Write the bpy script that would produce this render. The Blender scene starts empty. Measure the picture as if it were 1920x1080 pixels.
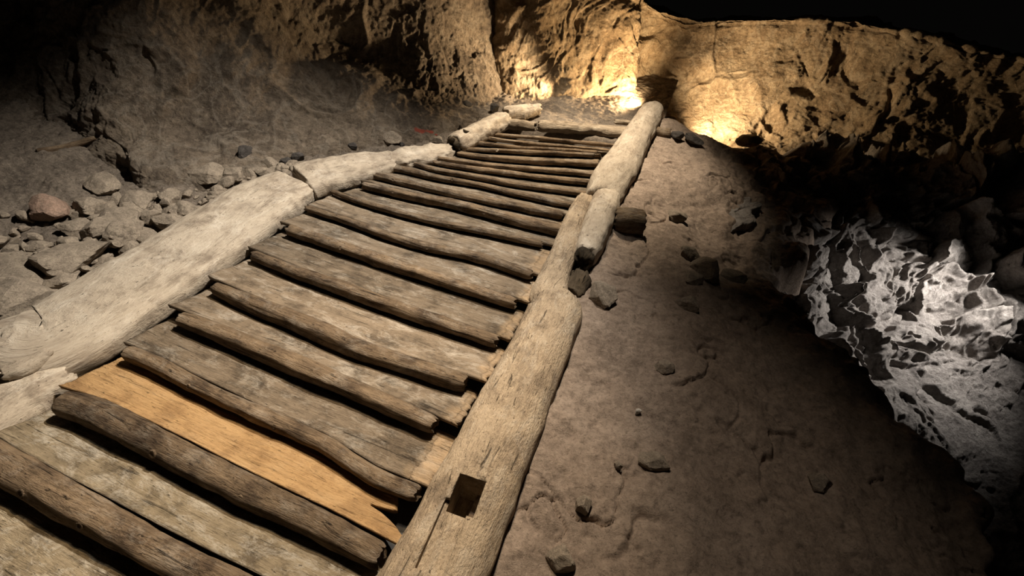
import bpy, bmesh, math, random
import numpy as np
from mathutils import Vector, Matrix

random.seed(7); rng = np.random.RandomState(7)
scene = bpy.context.scene
COL = scene.collection

# ------------------------------------------------------------------ camera, frame of the stairs, light
FPX = 886.0; PITCH = math.radians(22.0)
CAM = np.array([0.0, 0.0, 1.6])
_R = np.array([1.0, 0, 0]); _U = np.array([0, math.sin(PITCH), math.cos(PITCH)]); _F = np.array([0, math.cos(PITCH), -math.sin(PITCH)])
cd = bpy.data.cameras.new('camera'); cam = bpy.data.objects.new('camera', cd); COL.objects.link(cam)
cam.location = CAM; cam.rotation_euler = (math.pi / 2 - PITCH, 0, 0)
cd.sensor_width = 36.0; cd.lens = 36.0 * FPX / 1920.0; cd.clip_start = 0.05; cd.clip_end = 100
scene.camera = cam

def ray(px, py):
    return _R * ((px - 960) / FPX) - _U * ((py - 540) / FPX) + _F
# the staircase lies in one sloping plane: EW across (to the right), ES up the stairs, EN square to the plane
ES = ray(1420, -245); ES = ES / np.linalg.norm(ES)
EW = -ray(-2760, -640); EW = EW - ES * EW.dot(ES); EW = EW / np.linalg.norm(EW)
EN = np.cross(EW, ES)
H0 = 1.2349
def _plane(px, py, n=0.0):
    r = ray(px, py); t = (H0 - n) / -EN.dot(r); return CAM + t * r
ORG = _plane(735, 1040)
def W(w, s, n):                                   # stair frame -> world
    return ORG + EW * w + ES * s + EN * n
def WA(a):                                        # the same for an (N,3) array
    return ORG + a[:, :1] * EW + a[:, 1:2] * ES + a[:, 2:3] * EN
def toS(p):                                       # world -> stair frame
    q = np.asarray(p) - ORG
    return np.array([q.dot(EW), q.dot(ES), q.dot(EN)])
def ST(px, py, n=0.0):
    return toS(_plane(px, py, n))
def AT(px, py, d):
    r = ray(px, py); return CAM + r / np.linalg.norm(r) * d
def DIST(px, py, n=0.0):
    return np.linalg.norm(_plane(px, py, n) - CAM)

scene.view_settings.view_transform = 'Standard'
scene.view_settings.look = 'None'
scene.view_settings.gamma = 1.0
scene.view_settings.exposure = 0.0
scene.view_settings.use_curve_mapping = False
wd = bpy.data.worlds.new('cave_dark'); scene.world = wd; wd.use_nodes = True
wd.node_tree.nodes['Background'].inputs[0].default_value = (0.5, 0.45, 0.4, 1)
wd.node_tree.nodes['Background'].inputs[1].default_value = 0.003

def spot(name, pos, target, watts, color, angle, blend, radius=0.06):
    l = bpy.data.lights.new(name, 'SPOT'); l.energy = watts; l.color = color
    l.spot_size = math.radians(angle); l.spot_blend = blend; l.shadow_soft_size = radius
    o = bpy.data.objects.new(name, l); COL.objects.link(o); o.location = Vector(pos)
    o.rotation_euler = (Vector(target) - Vector(pos)).to_track_quat('-Z', 'Y').to_euler()
    o['kind'] = 'helper'
    return o
def point(name, pos, watts, color, radius=0.04):
    l = bpy.data.lights.new(name, 'POINT'); l.energy = watts; l.color = color; l.shadow_soft_size = radius
    o = bpy.data.objects.new(name, l); COL.objects.link(o); o.location = Vector(pos); o['kind'] = 'helper'
    return o
# show-mine lamps: two overhead spots on the stairs, warm uplights behind the landing, a cold one in the trench; plus an added bank fill
spot('ceiling_spot', W(-0.15, 1.9, 2.5), W(-1.0, 0.62, 0), 680, (1.0, 0.93, 0.82), 68, 1.0, 0.04)
spot('warm_spot', W(-0.2, 1.3, 2.2), W(-0.32, 0.08, 0), 160, (1.0, 0.76, 0.46), 50, 1.0, 0.05)
spot('bank_fill', W(-0.3, 1.2, 2.3), W(0.16, 0.28, 0), 78, (1.0, 0.87, 0.72), 60, 1.0, 0.06)  # added fill, no lamp of the mine: softens the light's edge on the bank
spot('landing_spot', W(-0.3, 2.6, 1.8), W(-0.15, 2.2, 0), 400, (1.0, 0.86, 0.66), 58, 1.0, 0.05)
spot('uplight', W(0.06, 3.0, 0.06), AT(1030, 60, 3.7), 50, (1.0, 0.70, 0.37), 174, 0.5, 0.03)
spot('corner_uplight', W(-0.40, 2.80, 0.10), AT(880, 110, 3.5), 56, (1.0, 0.76, 0.47), 82, 1.0, 0.03)
spot('recess_uplight', AT(1308, 240, 3.64), AT(1400, 185, 4.0), 60, (1.0, 0.74, 0.43), 135, 1.0, 0.03)
spot('cold_spot', AT(2000, 450, 3.32), AT(1720, 590, 3.3), 75, (1.0, 0.97, 0.93), 100, 1.0, 0.03)

# ------------------------------------------------------------------ noise
_perm = np.arange(256); rng.shuffle(_perm); _perm = np.concatenate([_perm, _perm, _perm])
_g = rng.normal(size=(256, 3)); _g /= np.linalg.norm(_g, axis=1)[:, None]
def perlin(p):
    p = np.asarray(p, dtype=float)
    i = np.floor(p).astype(int); f = p - i; i &= 255
    u = f * f * f * (f * (f * 6 - 15) + 10)
    out = 0
    for dx in (0, 1):
        wx = u[:, 0] if dx else 1 - u[:, 0]
        a = _perm[i[:, 0] + dx]
        for dy in (0, 1):
            wy = u[:, 1] if dy else 1 - u[:, 1]
            b = _perm[a + i[:, 1] + dy]
            for dz in (0, 1):
                wz = u[:, 2] if dz else 1 - u[:, 2]
                g = _g[_perm[b + i[:, 2] + dz] & 255]
                d = g[:, 0] * (f[:, 0] - dx) + g[:, 1] * (f[:, 1] - dy) + g[:, 2] * (f[:, 2] - dz)
                out = out + wx * wy * wz * d
    return out * 1.5
def fbm(p, octv=4, gain=0.5, lac=2.03):
    a = 1.0; s = 0; q = np.array(p, dtype=float)
    for k in range(octv):
        s = s + a * perlin(q + 13.7 * k); a *= gain; q = q * lac
    return s
def ridged(p, octv=4, gain=0.5):
    a = 1.0; s = 0; q = np.array(p, dtype=float)
    for k in range(octv):
        s = s + a * (1 - 2 * np.abs(perlin(q + 7.3 * k))); a *= gain; q = q * 2.1
    return s * 0.5
def _hash3(i, k):
    h = (i[:, 0] * 73856093) ^ (i[:, 1] * 19349663) ^ (i[:, 2] * 83492791) ^ (k * 2654435761)
    h = (h ^ (h >> 13)) * 1274126177
    return ((h ^ (h >> 16)) & 0xffff) / 65535.0
def facets(p, tilt=1.0):
    """every cell of a jittered grid becomes a tilted plane: chipped rock. returns (height, edge)"""
    p = np.asarray(p, dtype=float); base = np.floor(p).astype(np.int64)
    best = np.full(len(p), 9e9); second = np.full(len(p), 9e9); hgt = np.zeros(len(p))
    for dx in (-1, 0, 1):
        for dy in (-1, 0, 1):
            for dz in (-1, 0, 1):
                c = base + np.array([dx, dy, dz])
                ctr = c + np.stack([_hash3(c, 1), _hash3(c, 2), _hash3(c, 3)], 1)
                d = p - ctr; r = (d * d).sum(1)
                g = np.stack([_hash3(c, 4), _hash3(c, 5), _hash3(c, 6)], 1) - 0.5
                h = (g * d).sum(1) * 2 * tilt + (_hash3(c, 7) - 0.5)
                m = r < best
                second = np.where(m, best, np.minimum(second, r))
                hgt = np.where(m, h, hgt); best = np.where(m, r, best)
    return hgt, np.sqrt(second) - np.sqrt(best)
def smooth(a, b, x):
    t = np.clip((x - a) / (b - a), 0, 1); return t * t * (3 - 2 * t)

# ------------------------------------------------------------------ materials
def mat(name):
    m = bpy.data.materials.new(name); m.use_nodes = True
    nt = m.node_tree; bs = nt.nodes['Principled BSDF']
    bs.inputs['Roughness'].default_value = 0.9
    bs.inputs['Specular IOR Level'].default_value = 0.15
    return m, nt, bs
def N(nt, t, **kw):
    n = nt.nodes.new(t)
    for k, v in kw.items(): setattr(n, k, v)
    return n
def noise_node(nt, vec, scale, detail=6, rough=0.6, dist=0.0):
    n = N(nt, 'ShaderNodeTexNoise'); n.inputs['Scale'].default_value = scale; n.inputs['Detail'].default_value = detail
    n.inputs['Roughness'].default_value = rough; n.inputs['Distortion'].default_value = dist
    nt.links.new(vec, n.inputs['Vector']); return n.outputs['Fac']
def ramp(nt, fac, stops):
    r = N(nt, 'ShaderNodeValToRGB'); cr = r.color_ramp
    while len(cr.elements) < len(stops): cr.elements.new(0.5)
    for e, (p, c) in zip(cr.elements, stops): e.position = p; e.color = (*c, 1) if len(c) == 3 else c
    nt.links.new(fac, r.inputs[0]); return r.outputs[0]
def mixc(nt, fac, a, b, mode='MIX'):
    n = N(nt, 'ShaderNodeMix', data_type='RGBA', blend_type=mode)
    if isinstance(fac, (int, float)): n.inputs[0].default_value = fac
    else: nt.links.new(fac, n.inputs[0])
    for k, x in ((6, a), (7, b)):
        if isinstance(x, tuple): n.inputs[k].default_value = (*x, 1)
        else: nt.links.new(x, n.inputs[k])
    return n.outputs[2]
def mth(nt, op, a, b=0.0):
    n = N(nt, 'ShaderNodeMath', operation=op)
    for k, x in ((0, a), (1, b)):
        if isinstance(x, (int, float)): n.inputs[k].default_value = x
        else: nt.links.new(x, n.inputs[k])
    return n.outputs[0]
def bump(nt, bs, h, strength, dist):
    b = N(nt, 'ShaderNodeBump'); b.inputs['Strength'].default_value = strength; b.inputs['Distance'].default_value = dist
    nt.links.new(h, b.inputs['Height']); nt.links.new(b.outputs[0], bs.inputs['Normal'])
def scaled(nt, vec, sx, sy, sz):
    m = N(nt, 'ShaderNodeMapping'); m.inputs['Scale'].default_value = (sx, sy, sz); nt.links.new(vec, m.inputs['Vector']); return m.outputs[0]

def wood(name, pale, mid, dark, salt=0.3, saltcol=(0.62, 0.56, 0.48), groove=0.6, endcol=None, sp=0.50, gu=1.0, mottle=0.35, bst=1.0):
    m, nt, bs = mat(name)
    at = N(nt, 'ShaderNodeAttribute', attribute_name='grain').outputs['Vector']
    fine = noise_node(nt, scaled(nt, at, gu * 20, 260, 260), 1.0, 6, 0.65, 0.3)
    band = noise_node(nt, scaled(nt, at, gu * 5, 42, 42), 1.0, 6, 0.65, 0.5)
    blot = noise_node(nt, at, 9, 8, 0.7)
    mot = noise_node(nt, scaled(nt, at, 11, 26, 26), 1.0, 10, 0.72, 0.6)
    crack = noise_node(nt, scaled(nt, at, gu * 6, 95, 95), 1.0, 5, 0.6, 0.8)
    fleck = noise_node(nt, scaled(nt, at, gu * 45, 150, 150), 1.0, 4, 0.65)
    c = ramp(nt, mixc(nt, mottle, band, mot), [(0.34, dark), (0.5, mid), (0.66, pale)])
    c = mixc(nt, mth(nt, 'MULTIPLY', ramp(nt, fine, [(0.36, (1, 1, 1)), (0.52, (0, 0, 0))]), groove * 0.8), c, tuple(x * 0.45 for x in dark))
    c = mixc(nt, ramp(nt, blot, [(0.40, (0.0, 0, 0)), (0.68, (0.75, 0.75, 0.75))]), c, pale)
    c = mixc(nt, ramp(nt, blot, [(0.32, (0.75, 0.75, 0.75)), (0.49, (0.0, 0.0, 0.0))]), c, dark)
    c = mixc(nt, mth(nt, 'MULTIPLY', ramp(nt, crack, [(0.30, (1, 1, 1)), (0.36, (0, 0, 0))]), groove), c, tuple(x * 0.2 for x in dark))
    s1 = noise_node(nt, scaled(nt, at, 9, 18, 18), 1.0, 9, 0.8, 0.5)
    c = mixc(nt, mth(nt, 'MULTIPLY', ramp(nt, s1, [(sp, (0, 0, 0)), (sp + .18, (1, 1, 1))]), salt), c, saltcol)
    c = mixc(nt, mth(nt, 'MULTIPLY', ramp(nt, fleck, [(0.31, (1, 1, 1)), (0.38, (0, 0, 0))]), 0.8), c, tuple(x * 0.25 for x in dark))
    if endcol:                                    # bare wood near the sawn ends
        ea = N(nt, 'ShaderNodeAttribute', attribute_name='bare').outputs['Fac']
        c = mixc(nt, ea, c, endcol)
    oi = N(nt, 'ShaderNodeObjectInfo').outputs['Random']
    hsv = N(nt, 'ShaderNodeHueSaturation'); nt.links.new(c, hsv.inputs['Color'])
    nt.links.new(mth(nt, 'ADD', mth(nt, 'MULTIPLY', oi, 0.35), 0.82), hsv.inputs['Value'])
    nt.links.new(hsv.outputs[0], bs.inputs['Base Color'])
    h = mth(nt, 'ADD', mth(nt, 'MULTIPLY', fine, 0.6), mth(nt, 'ADD', mth(nt, 'MULTIPLY', band, 0.7), mth(nt, 'ADD', mth(nt, 'MULTIPLY', mot, 0.9), mth(nt, 'MULTIPLY', fleck, 0.8))))
    h = mth(nt, 'ADD', h, mth(nt, 'MULTIPLY', ramp(nt, crack, [(0.28, (0, 0, 0)), (0.38, (1, 1, 1))]), 0.7))
    bump(nt, bs, h, bst, 0.008)
    return m
M_beam = wood('bleached_beam_wood', (0.46, 0.385, 0.30), (0.35, 0.285, 0.215), (0.18, 0.14, 0.105), 0.55, (0.60, 0.53, 0.44), 0.3, gu=1.6, mottle=0.85, bst=0.55)
M_beam_tan = wood('tan_beam_wood', (0.46, 0.355, 0.245), (0.34, 0.255, 0.17), (0.16, 0.12, 0.085), 0.5, (0.57, 0.49, 0.39), 0.75, gu=2.2, mottle=0.75, bst=1.0)
M_pole = wood('dark_pole_wood', (0.225, 0.158, 0.098), (0.13, 0.088, 0.055), (0.045, 0.03, 0.02), 0.42, (0.42, 0.36, 0.29), 0.9)
M_tread = wood('weathered_tread_wood', (0.25, 0.19, 0.132), (0.155, 0.115, 0.078), (0.058, 0.044, 0.031), 0.55, (0.52, 0.46, 0.38), 0.6, (0.42, 0.29, 0.17))
M_salty = wood('salt_stained_tread_wood', (0.36, 0.285, 0.19), (0.23, 0.175, 0.11), (0.085, 0.065, 0.045), 0.85, (0.58, 0.52, 0.43), 0.6, (0.42, 0.29, 0.17), 0.49)
M_cut = wood('sawn_end_wood', (0.34, 0.24, 0.15), (0.25, 0.17, 0.10), (0.10, 0.07, 0.045), 0.1, (0.42, 0.36, 0.29), 0.9, gu=6)
M_orange = wood('orange_tread_wood', (0.52, 0.33, 0.16), (0.45, 0.27, 0.12), (0.26, 0.15, 0.07), 0.2, (0.55, 0.42, 0.27), 0.35, (0.50, 0.32, 0.16))
M_toplog = wood('landing_log_wood', (0.42, 0.34, 0.25), (0.30, 0.23, 0.16), (0.12, 0.09, 0.06), 0.5, (0.58, 0.5, 0.4), 0.8)
M_rot = wood('rotten_wood', (0.11, 0.08, 0.05), (0.06, 0.045, 0.03), (0.02, 0.015, 0.01), 0.15, (0.25, 0.2, 0.15), 0.9)

def rock(name, a, b, c3, vein=0.3, veincol=(0.5, 0.42, 0.32), sc=1.0, bstr=0.8, bdist=0.02, speck=0.5, streak=None):
    m, nt, bs = mat(name)
    co = N(nt, 'ShaderNodeTexCoord').outputs['Object']
    big = noise_node(nt, co, 2.2 * sc, 6, 0.62, 0.6)
    mid = noise_node(nt, co, 11 * sc, 8, 0.68, 0.3)
    fin = noise_node(nt, co, 75 * sc, 6, 0.75)
    grit = noise_node(nt, co, 32 * sc, 8, 0.8, 0.4)
    c = ramp(nt, big, [(0.32, c3), (0.5, b), (0.68, a)])
    c = mixc(nt, mth(nt, 'MULTIPLY', ramp(nt, mid, [(0.35, (1, 1, 1)), (0.55, (0, 0, 0))]), 0.7), c, c3)
    c = mixc(nt, mth(nt, 'MULTIPLY', ramp(nt, grit, [(0.50, (0, 0, 0)), (0.66, (1, 1, 1))]), 0.55), c, tuple(min(1, x * 1.35) for x in a))
    c = mixc(nt, mth(nt, 'MULTIPLY', ramp(nt, grit, [(0.36, (1, 1, 1)), (0.47, (0, 0, 0))]), 0.6), c, tuple(x * .55 for x in c3))
    vn = N(nt, 'ShaderNodeTexNoise'); vn.inputs['Scale'].default_value = 4.5 * sc; vn.inputs['Detail'].default_value = 7
    vn.inputs['Distortion'].default_value = 1.2
    nt.links.new(co, vn.inputs['Vector'])
    ve = mth(nt, 'ABSOLUTE', mth(nt, 'SUBTRACT', vn.outputs['Fac'], 0.5))
    c = mixc(nt, mth(nt, 'MULTIPLY', ramp(nt, ve, [(0.0, (1, 1, 1)), (0.045, (0, 0, 0))]), vein), c, veincol)
    c = mixc(nt, mth(nt, 'MULTIPLY', ramp(nt, fin, [(0.34, (1, 1, 1)), (0.46, (0, 0, 0))]), speck), c, tuple(x * 0.4 for x in c3))
    red = N(nt, 'ShaderNodeAttribute', attribute_name='paint').outputs['Fac']
    c = mixc(nt, red, c, (0.35, 0.07, 0.045))
    nt.links.new(c, bs.inputs['Base Color'])
    h = mth(nt, 'ADD', mth(nt, 'MULTIPLY', mid, 1.0), mth(nt, 'ADD', mth(nt, 'MULTIPLY', fin, 0.4), mth(nt, 'MULTIPLY', grit, 0.8)))
    bump(nt, bs, h, bstr, bdist)
    return m
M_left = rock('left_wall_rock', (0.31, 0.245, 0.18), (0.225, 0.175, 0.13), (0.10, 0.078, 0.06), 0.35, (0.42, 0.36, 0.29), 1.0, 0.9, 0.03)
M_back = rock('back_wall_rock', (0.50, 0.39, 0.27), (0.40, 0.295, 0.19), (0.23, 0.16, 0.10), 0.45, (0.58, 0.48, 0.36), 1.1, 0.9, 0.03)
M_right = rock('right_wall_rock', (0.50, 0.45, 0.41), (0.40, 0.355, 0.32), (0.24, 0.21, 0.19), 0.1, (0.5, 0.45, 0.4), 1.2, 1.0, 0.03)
M_sand = rock('sand_bank', (0.36, 0.28, 0.22), (0.31, 0.235, 0.18), (0.20, 0.15, 0.115), 0.1, (0.42, 0.34, 0.27), 1.6, 0.7, 0.012, 0.55)
M_rubble = rock('rubble_ground', (0.34, 0.28, 0.22), (0.26, 0.21, 0.165), (0.13, 0.105, 0.085), 0.05, (0.4, 0.34, 0.27), 2.0, 0.9, 0.02, 0.5)
M_stone = rock('loose_stone', (0.38, 0.31, 0.235), (0.29, 0.235, 0.18), (0.16, 0.13, 0.10), 0.1, (0.44, 0.37, 0.29), 5.0, 0.8, 0.006, 0.35)
M_redstone = rock('reddish_stone', (0.40, 0.27, 0.20), (0.30, 0.20, 0.15), (0.17, 0.12, 0.09), 0.1, (0.44, 0.37, 0.29), 5.0, 0.8, 0.006, 0.35)
M_darkstone = rock('dark_stone', (0.11, 0.10, 0.09), (0.075, 0.065, 0.06), (0.04, 0.035, 0.03), 0.1, (0.2, 0.18, 0.16), 5.0, 0.8, 0.006, 0.35)
M_white = rock('pale_stone', (0.72, 0.68, 0.60), (0.62, 0.57, 0.5), (0.45, 0.4, 0.34), 0.1, (0.7, 0.65, 0.6), 5.0, 0.8, 0.006, 0.2)
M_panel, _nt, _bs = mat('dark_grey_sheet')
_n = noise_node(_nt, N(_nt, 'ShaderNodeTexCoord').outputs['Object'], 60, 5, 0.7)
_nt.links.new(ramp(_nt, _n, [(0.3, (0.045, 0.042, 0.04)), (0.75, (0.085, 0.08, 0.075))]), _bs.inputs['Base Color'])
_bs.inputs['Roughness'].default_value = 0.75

# ------------------------------------------------------------------ mesh helpers
def link(name, verts, faces, material, parent=None, origin=None, grain=None, bare=None, paint=None, smooth_shade=True):
    v = np.asarray(verts, dtype=float)
    o0 = np.zeros(3) if origin is None else np.asarray(origin, dtype=float)
    me = bpy.data.meshes.new(name)
    me.from_pydata((v - o0).tolist(), [], [list(map(int, f)) for f in faces])
    me.materials.append(material)
    for nm, arr, ty in (('grain', grain, 'FLOAT_VECTOR'), ('bare', bare, 'FLOAT'), ('paint', paint, 'FLOAT')):
        if arr is not None:
            a = me.attributes.new(nm, ty, 'POINT')
            a.data.foreach_set('vector' if ty == 'FLOAT_VECTOR' else 'value', np.asarray(arr, dtype=np.float32).ravel())
    if smooth_shade:
        me.polygons.foreach_set('use_smooth', np.ones(len(me.polygons), dtype=bool))
    me.update()
    ob = bpy.data.objects.new(name, me); COL.objects.link(ob)
    if parent is not None:
        ob.parent = parent
        ob.location = Vector(o0 - np.array(parent.location))
    else:
        ob.location = Vector(o0)
    return ob
def tag(o, label, cat, group=None, kind=None):
    o['label'] = label; o['category'] = cat
    if group: o['group'] = group
    if kind: o['kind'] = kind
    return o
def grid_faces(nu, nv, off=0):
    i = np.arange(nu - 1)[:, None] * nv + np.arange(nv - 1)[None, :]
    i = i.ravel() + off
    return np.stack([i, i + nv, i + nv + 1, i + 1], 1)
def catmull(P, n):
    """resample control rows P (K, ...) to n rows with a Catmull-Rom curve"""
    P = np.asarray(P, dtype=float); K = len(P)
    t = np.linspace(0, K - 1, n); i = np.minimum(t.astype(int), K - 2); f = t - i
    g = lambda k: P[np.clip(k, 0, K - 1)]
    a = np.where((i - 1 < 0).reshape((-1,) + (1,) * (P.ndim - 1)), 2 * g(i) - g(i + 1), g(i - 1))
    d = np.where((i + 2 > K - 1).reshape((-1,) + (1,) * (P.ndim - 1)), 2 * g(i + 1) - g(i), g(i + 2))
    b = g(i); c = g(i + 1); f = f.reshape((-1,) + (1,) * (P.ndim - 1))
    return 0.5 * (2 * b + (c - a) * f + (2 * a - 5 * b + 4 * c - d) * f ** 2 + (3 * b - a - 3 * c + d) * f ** 3)
def surface(ctrl, nu, nv):
    """ctrl: rows of world points -> dense grid (nu, nv, 3)"""
    P = catmull(np.asarray(ctrl, dtype=float), nu)
    return np.transpose(catmull(np.transpose(P, (1, 0, 2)), nv), (1, 0, 2))
def grid_normals(G, face_to):
    du = np.gradient(G, axis=0); dv = np.gradient(G, axis=1)
    n = np.cross(du, dv); n /= np.linalg.norm(n, axis=2)[..., None] + 1e-9
    flip = (n * (np.asarray(face_to) - G)).sum(2) < 0
    if flip.mean() > 0.5: n = -n
    return n

# ------------------------------------------------------------------ ground heights in the stair frame (n above the stair plane)
LEFT_OUT = lambda s: np.interp(s, [-1, 1.2, 1.65, 2.0, 2.4, 3.0], [-1.45, -1.42, -1.1, -0.86, -0.72, -0.6])
def left_ground(w, s, detail=True):
    out = LEFT_OUT(s); d = out - w
    n = -0.05 + 0.10 * smooth(0.1, 1.6, d) + 0.10 * np.maximum(d - 0.9, 0)
    n = np.where(d < 0, -0.05 - 0.10 * smooth(0.0, 0.12, -d), n)
    land = smooth(2.32, 2.42, s); n = n * (1 - land) + land * (0.005 + 0.04 * np.maximum(s - 2.6, 0))
    if detail:
        p = np.stack([w, s, np.zeros_like(w)], 1)
        out_m = smooth(-0.02, 0.10, d) * (1 - 0.6 * land) + land * 0.5
        h, e = facets(p * np.array([16, 16, 1.0]), 0.8)
        h2, e2 = facets(p * np.array([38, 38, 1.0]) + 5, 0.8)
        n = n + out_m * (0.035 * fbm(p * 3.1, 4) + 0.012 * h * smooth(0, .25, e) + 0.006 * h2 + 0.008 * fbm(p * 30, 3))
    return n
_cr = [(-1.0, 1.55)] + [(ST(x, y, -0.08)[1], ST(x, y, -0.08)[0]) for x, y in ((1865, 1070), (1850, 1000), (1800, 880), (1720, 800), (1650, 735), (1560, 640), (1500, 580), (1440, 525))]
_cr = sorted(_cr) + [(1.75, 0.98), (2.1, 1.1), (2.6, 1.3), (3.2, 1.5)]
CR_S = np.array([c[0] for c in _cr]); CR_W = np.array([c[1] for c in _cr])
_rim = sorted((ST(x, y, -0.03)[0], ST(x, y, -0.03)[1]) for x, y in ((1240, 240), (1300, 258), (1380, 268), (1450, 276), (1520, 296), (1600, 325)))
RIM_W = np.array([-0.5] + [r[0] for r in _rim] + [2.6]); RIM_S = np.array([2.75] + [r[1] for r in _rim] + [2.5])
def right_ground(w, s, detail=True):
    cw = np.interp(s, CR_S, CR_W) + 0.03 * np.sin(s * 17) + 0.02 * np.sin(s * 41)
    near = 1 - smooth(1.35, 1.7, s)
    n = 0.02 - 0.02 * smooth(0.2, 0.4, w) - 0.07 * smooth(0.3, 1.0, w / np.maximum(cw, .5)) - 0.05 * smooth(1.3, 1.9, s) * smooth(0.35, 0.8, w)
    over = np.maximum(w - cw, 0)
    n = n - near * (2.6 * over * smooth(0, 0.12, over)) - (1 - near) * (1 - smooth(2.4, 2.65, s)) * 2.6 * over * smooth(0, .1, over) - smooth(2.4, 2.65, s) * .3 * over
    n = np.maximum(n, -1.0)
    rs = np.interp(w, RIM_W, RIM_S) + 0.02 * np.sin(w * 23)
    b = np.maximum(s - rs, 0)
    n = n + 0.03 * np.exp(-((s - rs + 0.05) / 0.08) ** 2) - 0.55 * np.minimum(b, 0.35) * smooth(0, 0.1, b)
    if detail:
        p = np.stack([w, s, np.zeros_like(w)], 1)
        amp = 0.5 + 1.3 * smooth(1.35, 1.7, s) * smooth(.4, .9, w) + 1.2 * smooth(-0.25, 0.05, w - cw) * near
        h, e = facets(p * np.array([7, 5, 1.0]) + 0.35 * np.stack([fbm(p * 6, 2), fbm(p * 6 + 9, 2), p[:, 2]], 1), 0.9)
        h2, e2 = facets(p * np.array([19, 15, 1.0]) + 3, 0.9)
        n = n + 0.030 * fbm(p * 2.5, 4) * (0.4 + amp) + 0.016 * h * smooth(0, .2, e) * amp * amp * .7 + 0.005 * h2 * amp * smooth(0, .2, e2)
        hc_, ec_ = facets(p * np.array([3.1, 2.6, 1.0]) + 0.5 * np.stack([fbm(p * 5, 3), fbm(p * 5 + 9, 3), p[:, 2] * 0], 1), 0.5)
        n = n - 0.022 * (1 - smooth(0, .05, ec_)) * smooth(.0, .35, fbm(p * 2.2 + 4, 2)) + 0.007 * fbm(p * 10, 3)
        pit = fbm(p * np.array([26, 34, 1.0]) + 0.5 * fbm(p * 9, 2)[:, None], 4)
        n = n + 0.0022 * np.minimum(pit, 0.25) - 0.006 * smooth(-.55, -.95, pit) + 0.0012 * fbm(p * 85, 2) + 0.003 * ridged(p * np.array([30, 45, 1.]), 3) * np.maximum(amp - .5, 0)
    return n

def ground_grid(w0, w1, s0, s1, nw, ns, fn):
    w, s = np.meshgrid(np.linspace(w0, w1, nw), np.linspace(s0, s1, ns), indexing='ij')
    n = fn(w.ravel(), s.ravel())
    return WA(np.stack([w.ravel(), s.ravel(), n], 1)), grid_faces(nw, ns)

# ------------------------------------------------------------------ the setting
v, f = ground_grid(-3.9, 0.24, -0.9, 3.6, 560, 600, left_ground)
o = link('floor', v, f, M_rubble); tag(o, 'grey-brown rubble ground left of the staircase and under its landing', 'ground', kind='structure')
v, f = ground_grid(0.13, 2.7, -0.7, 3.35, 480, 760, right_ground)
o = link('floor_right', v, f, M_sand); tag(o, 'sandy bank sloping away on the right of the staircase', 'ground', kind='structure')

def rock_wall(name, ctrl, nu, nv, material, label, fn, paint=None):
    G = surface(ctrl, nu, nv); Nn = grid_normals(G, CAM)
    p = G.reshape(-1, 3); d = fn(p)
    v = p + Nn.reshape(-1, 3) * d[:, None]
    pa = paint(v) if paint else None
    o = link(name, v, grid_faces(nu, nv), material, paint=pa)
    return tag(o, label, 'rock wall', kind='structure')

# left wall: (px, foot py, foot distance, distance gain of the upper rows)
cols = [(-420, 130, 4.3, .1), (-200, 170, 4.1, .1), (-40, 195, 3.8, .15), (90, 215, 3.45, .2), (200, 262, 3.05, .3), (290, 318, 2.82, .4), (380, 330, 2.76, .45), (470, 312, 2.76, .45),
        (560, 288, 2.82, .45), (650, 262, 2.90, .42), (740, 244, 2.95, .40), (810, 240, 2.98, .40), (865, 228, 3.08, .42), (905, 212, 3.22, .42), (935, 205, 3.38, .42), (960, 200, 3.55, .42)]
rows = []
for dy, dd in ((70, -.06), (25, -.03), (0, .0), (-35, .25), (-90, .55), (-160, .85), (-240, 1.0), (-330, 1.05), (-430, 1.0)):
    r = []
    for px, py, d, gsc in cols:
        y = py + dy if dy >= -90 else py - 90 + (dy + 90) * (py + 110) / 340.0
        r.append(AT(px, y, d + dd * gsc if dd > 0 else d + dd))
    rows.append(r)
def left_disp(p):
    q = p + 0.12 * np.stack([fbm(p * 3 + 4, 2), fbm(p * 3 + 8, 2), fbm(p * 3 + 12, 2)], 1)
    h, e = facets(q * np.array([3.0, 3.0, 2.2]), 1.1)
    h2, e2 = facets(q * np.array([9, 9, 7.0]) + 3, 1.0)
    k = 1 - .7 * smooth(-1.0, -.45, p[:, 0])
    return 0.06 * k * fbm(p * 1.7, 4) + k * 0.042 * h * smooth(0, .2, e) + 0.014 * h2 * smooth(0, .2, e2) + 0.008 * ridged(p * 12, 4) + 0.004 * fbm(p * 45, 3)
def red_mark(v):
    u = (v - CAM) / np.linalg.norm(v - CAM, axis=1)[:, None]
    def near(px, py):
        r = ray(px, py); return v[np.argmax(u @ (r / np.linalg.norm(r)))]
    out = np.zeros(len(v))
    for p0, p1, wd_ in ((near(781, 243), near(792, 246), .015), (near(792, 246), near(810, 248), .009), (near(818, 252), near(838, 258), .005)):
        t = np.clip(((v - p0) @ (p1 - p0)) / ((p1 - p0) @ (p1 - p0) + 1e-9), 0, 1)
        d = np.linalg.norm(v - p0 - t[:, None] * (p1 - p0), axis=1) + .006 * fbm(v * 40, 2)
        out = np.maximum(out, 0.85 * (1 - smooth(wd_ * .6, wd_ * 1.4, d)))
    return out
rock_wall('wall_left', rows, 330, 640, M_left, 'dim brown rock wall of the mine rising on the left', left_disp, red_mark)

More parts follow.
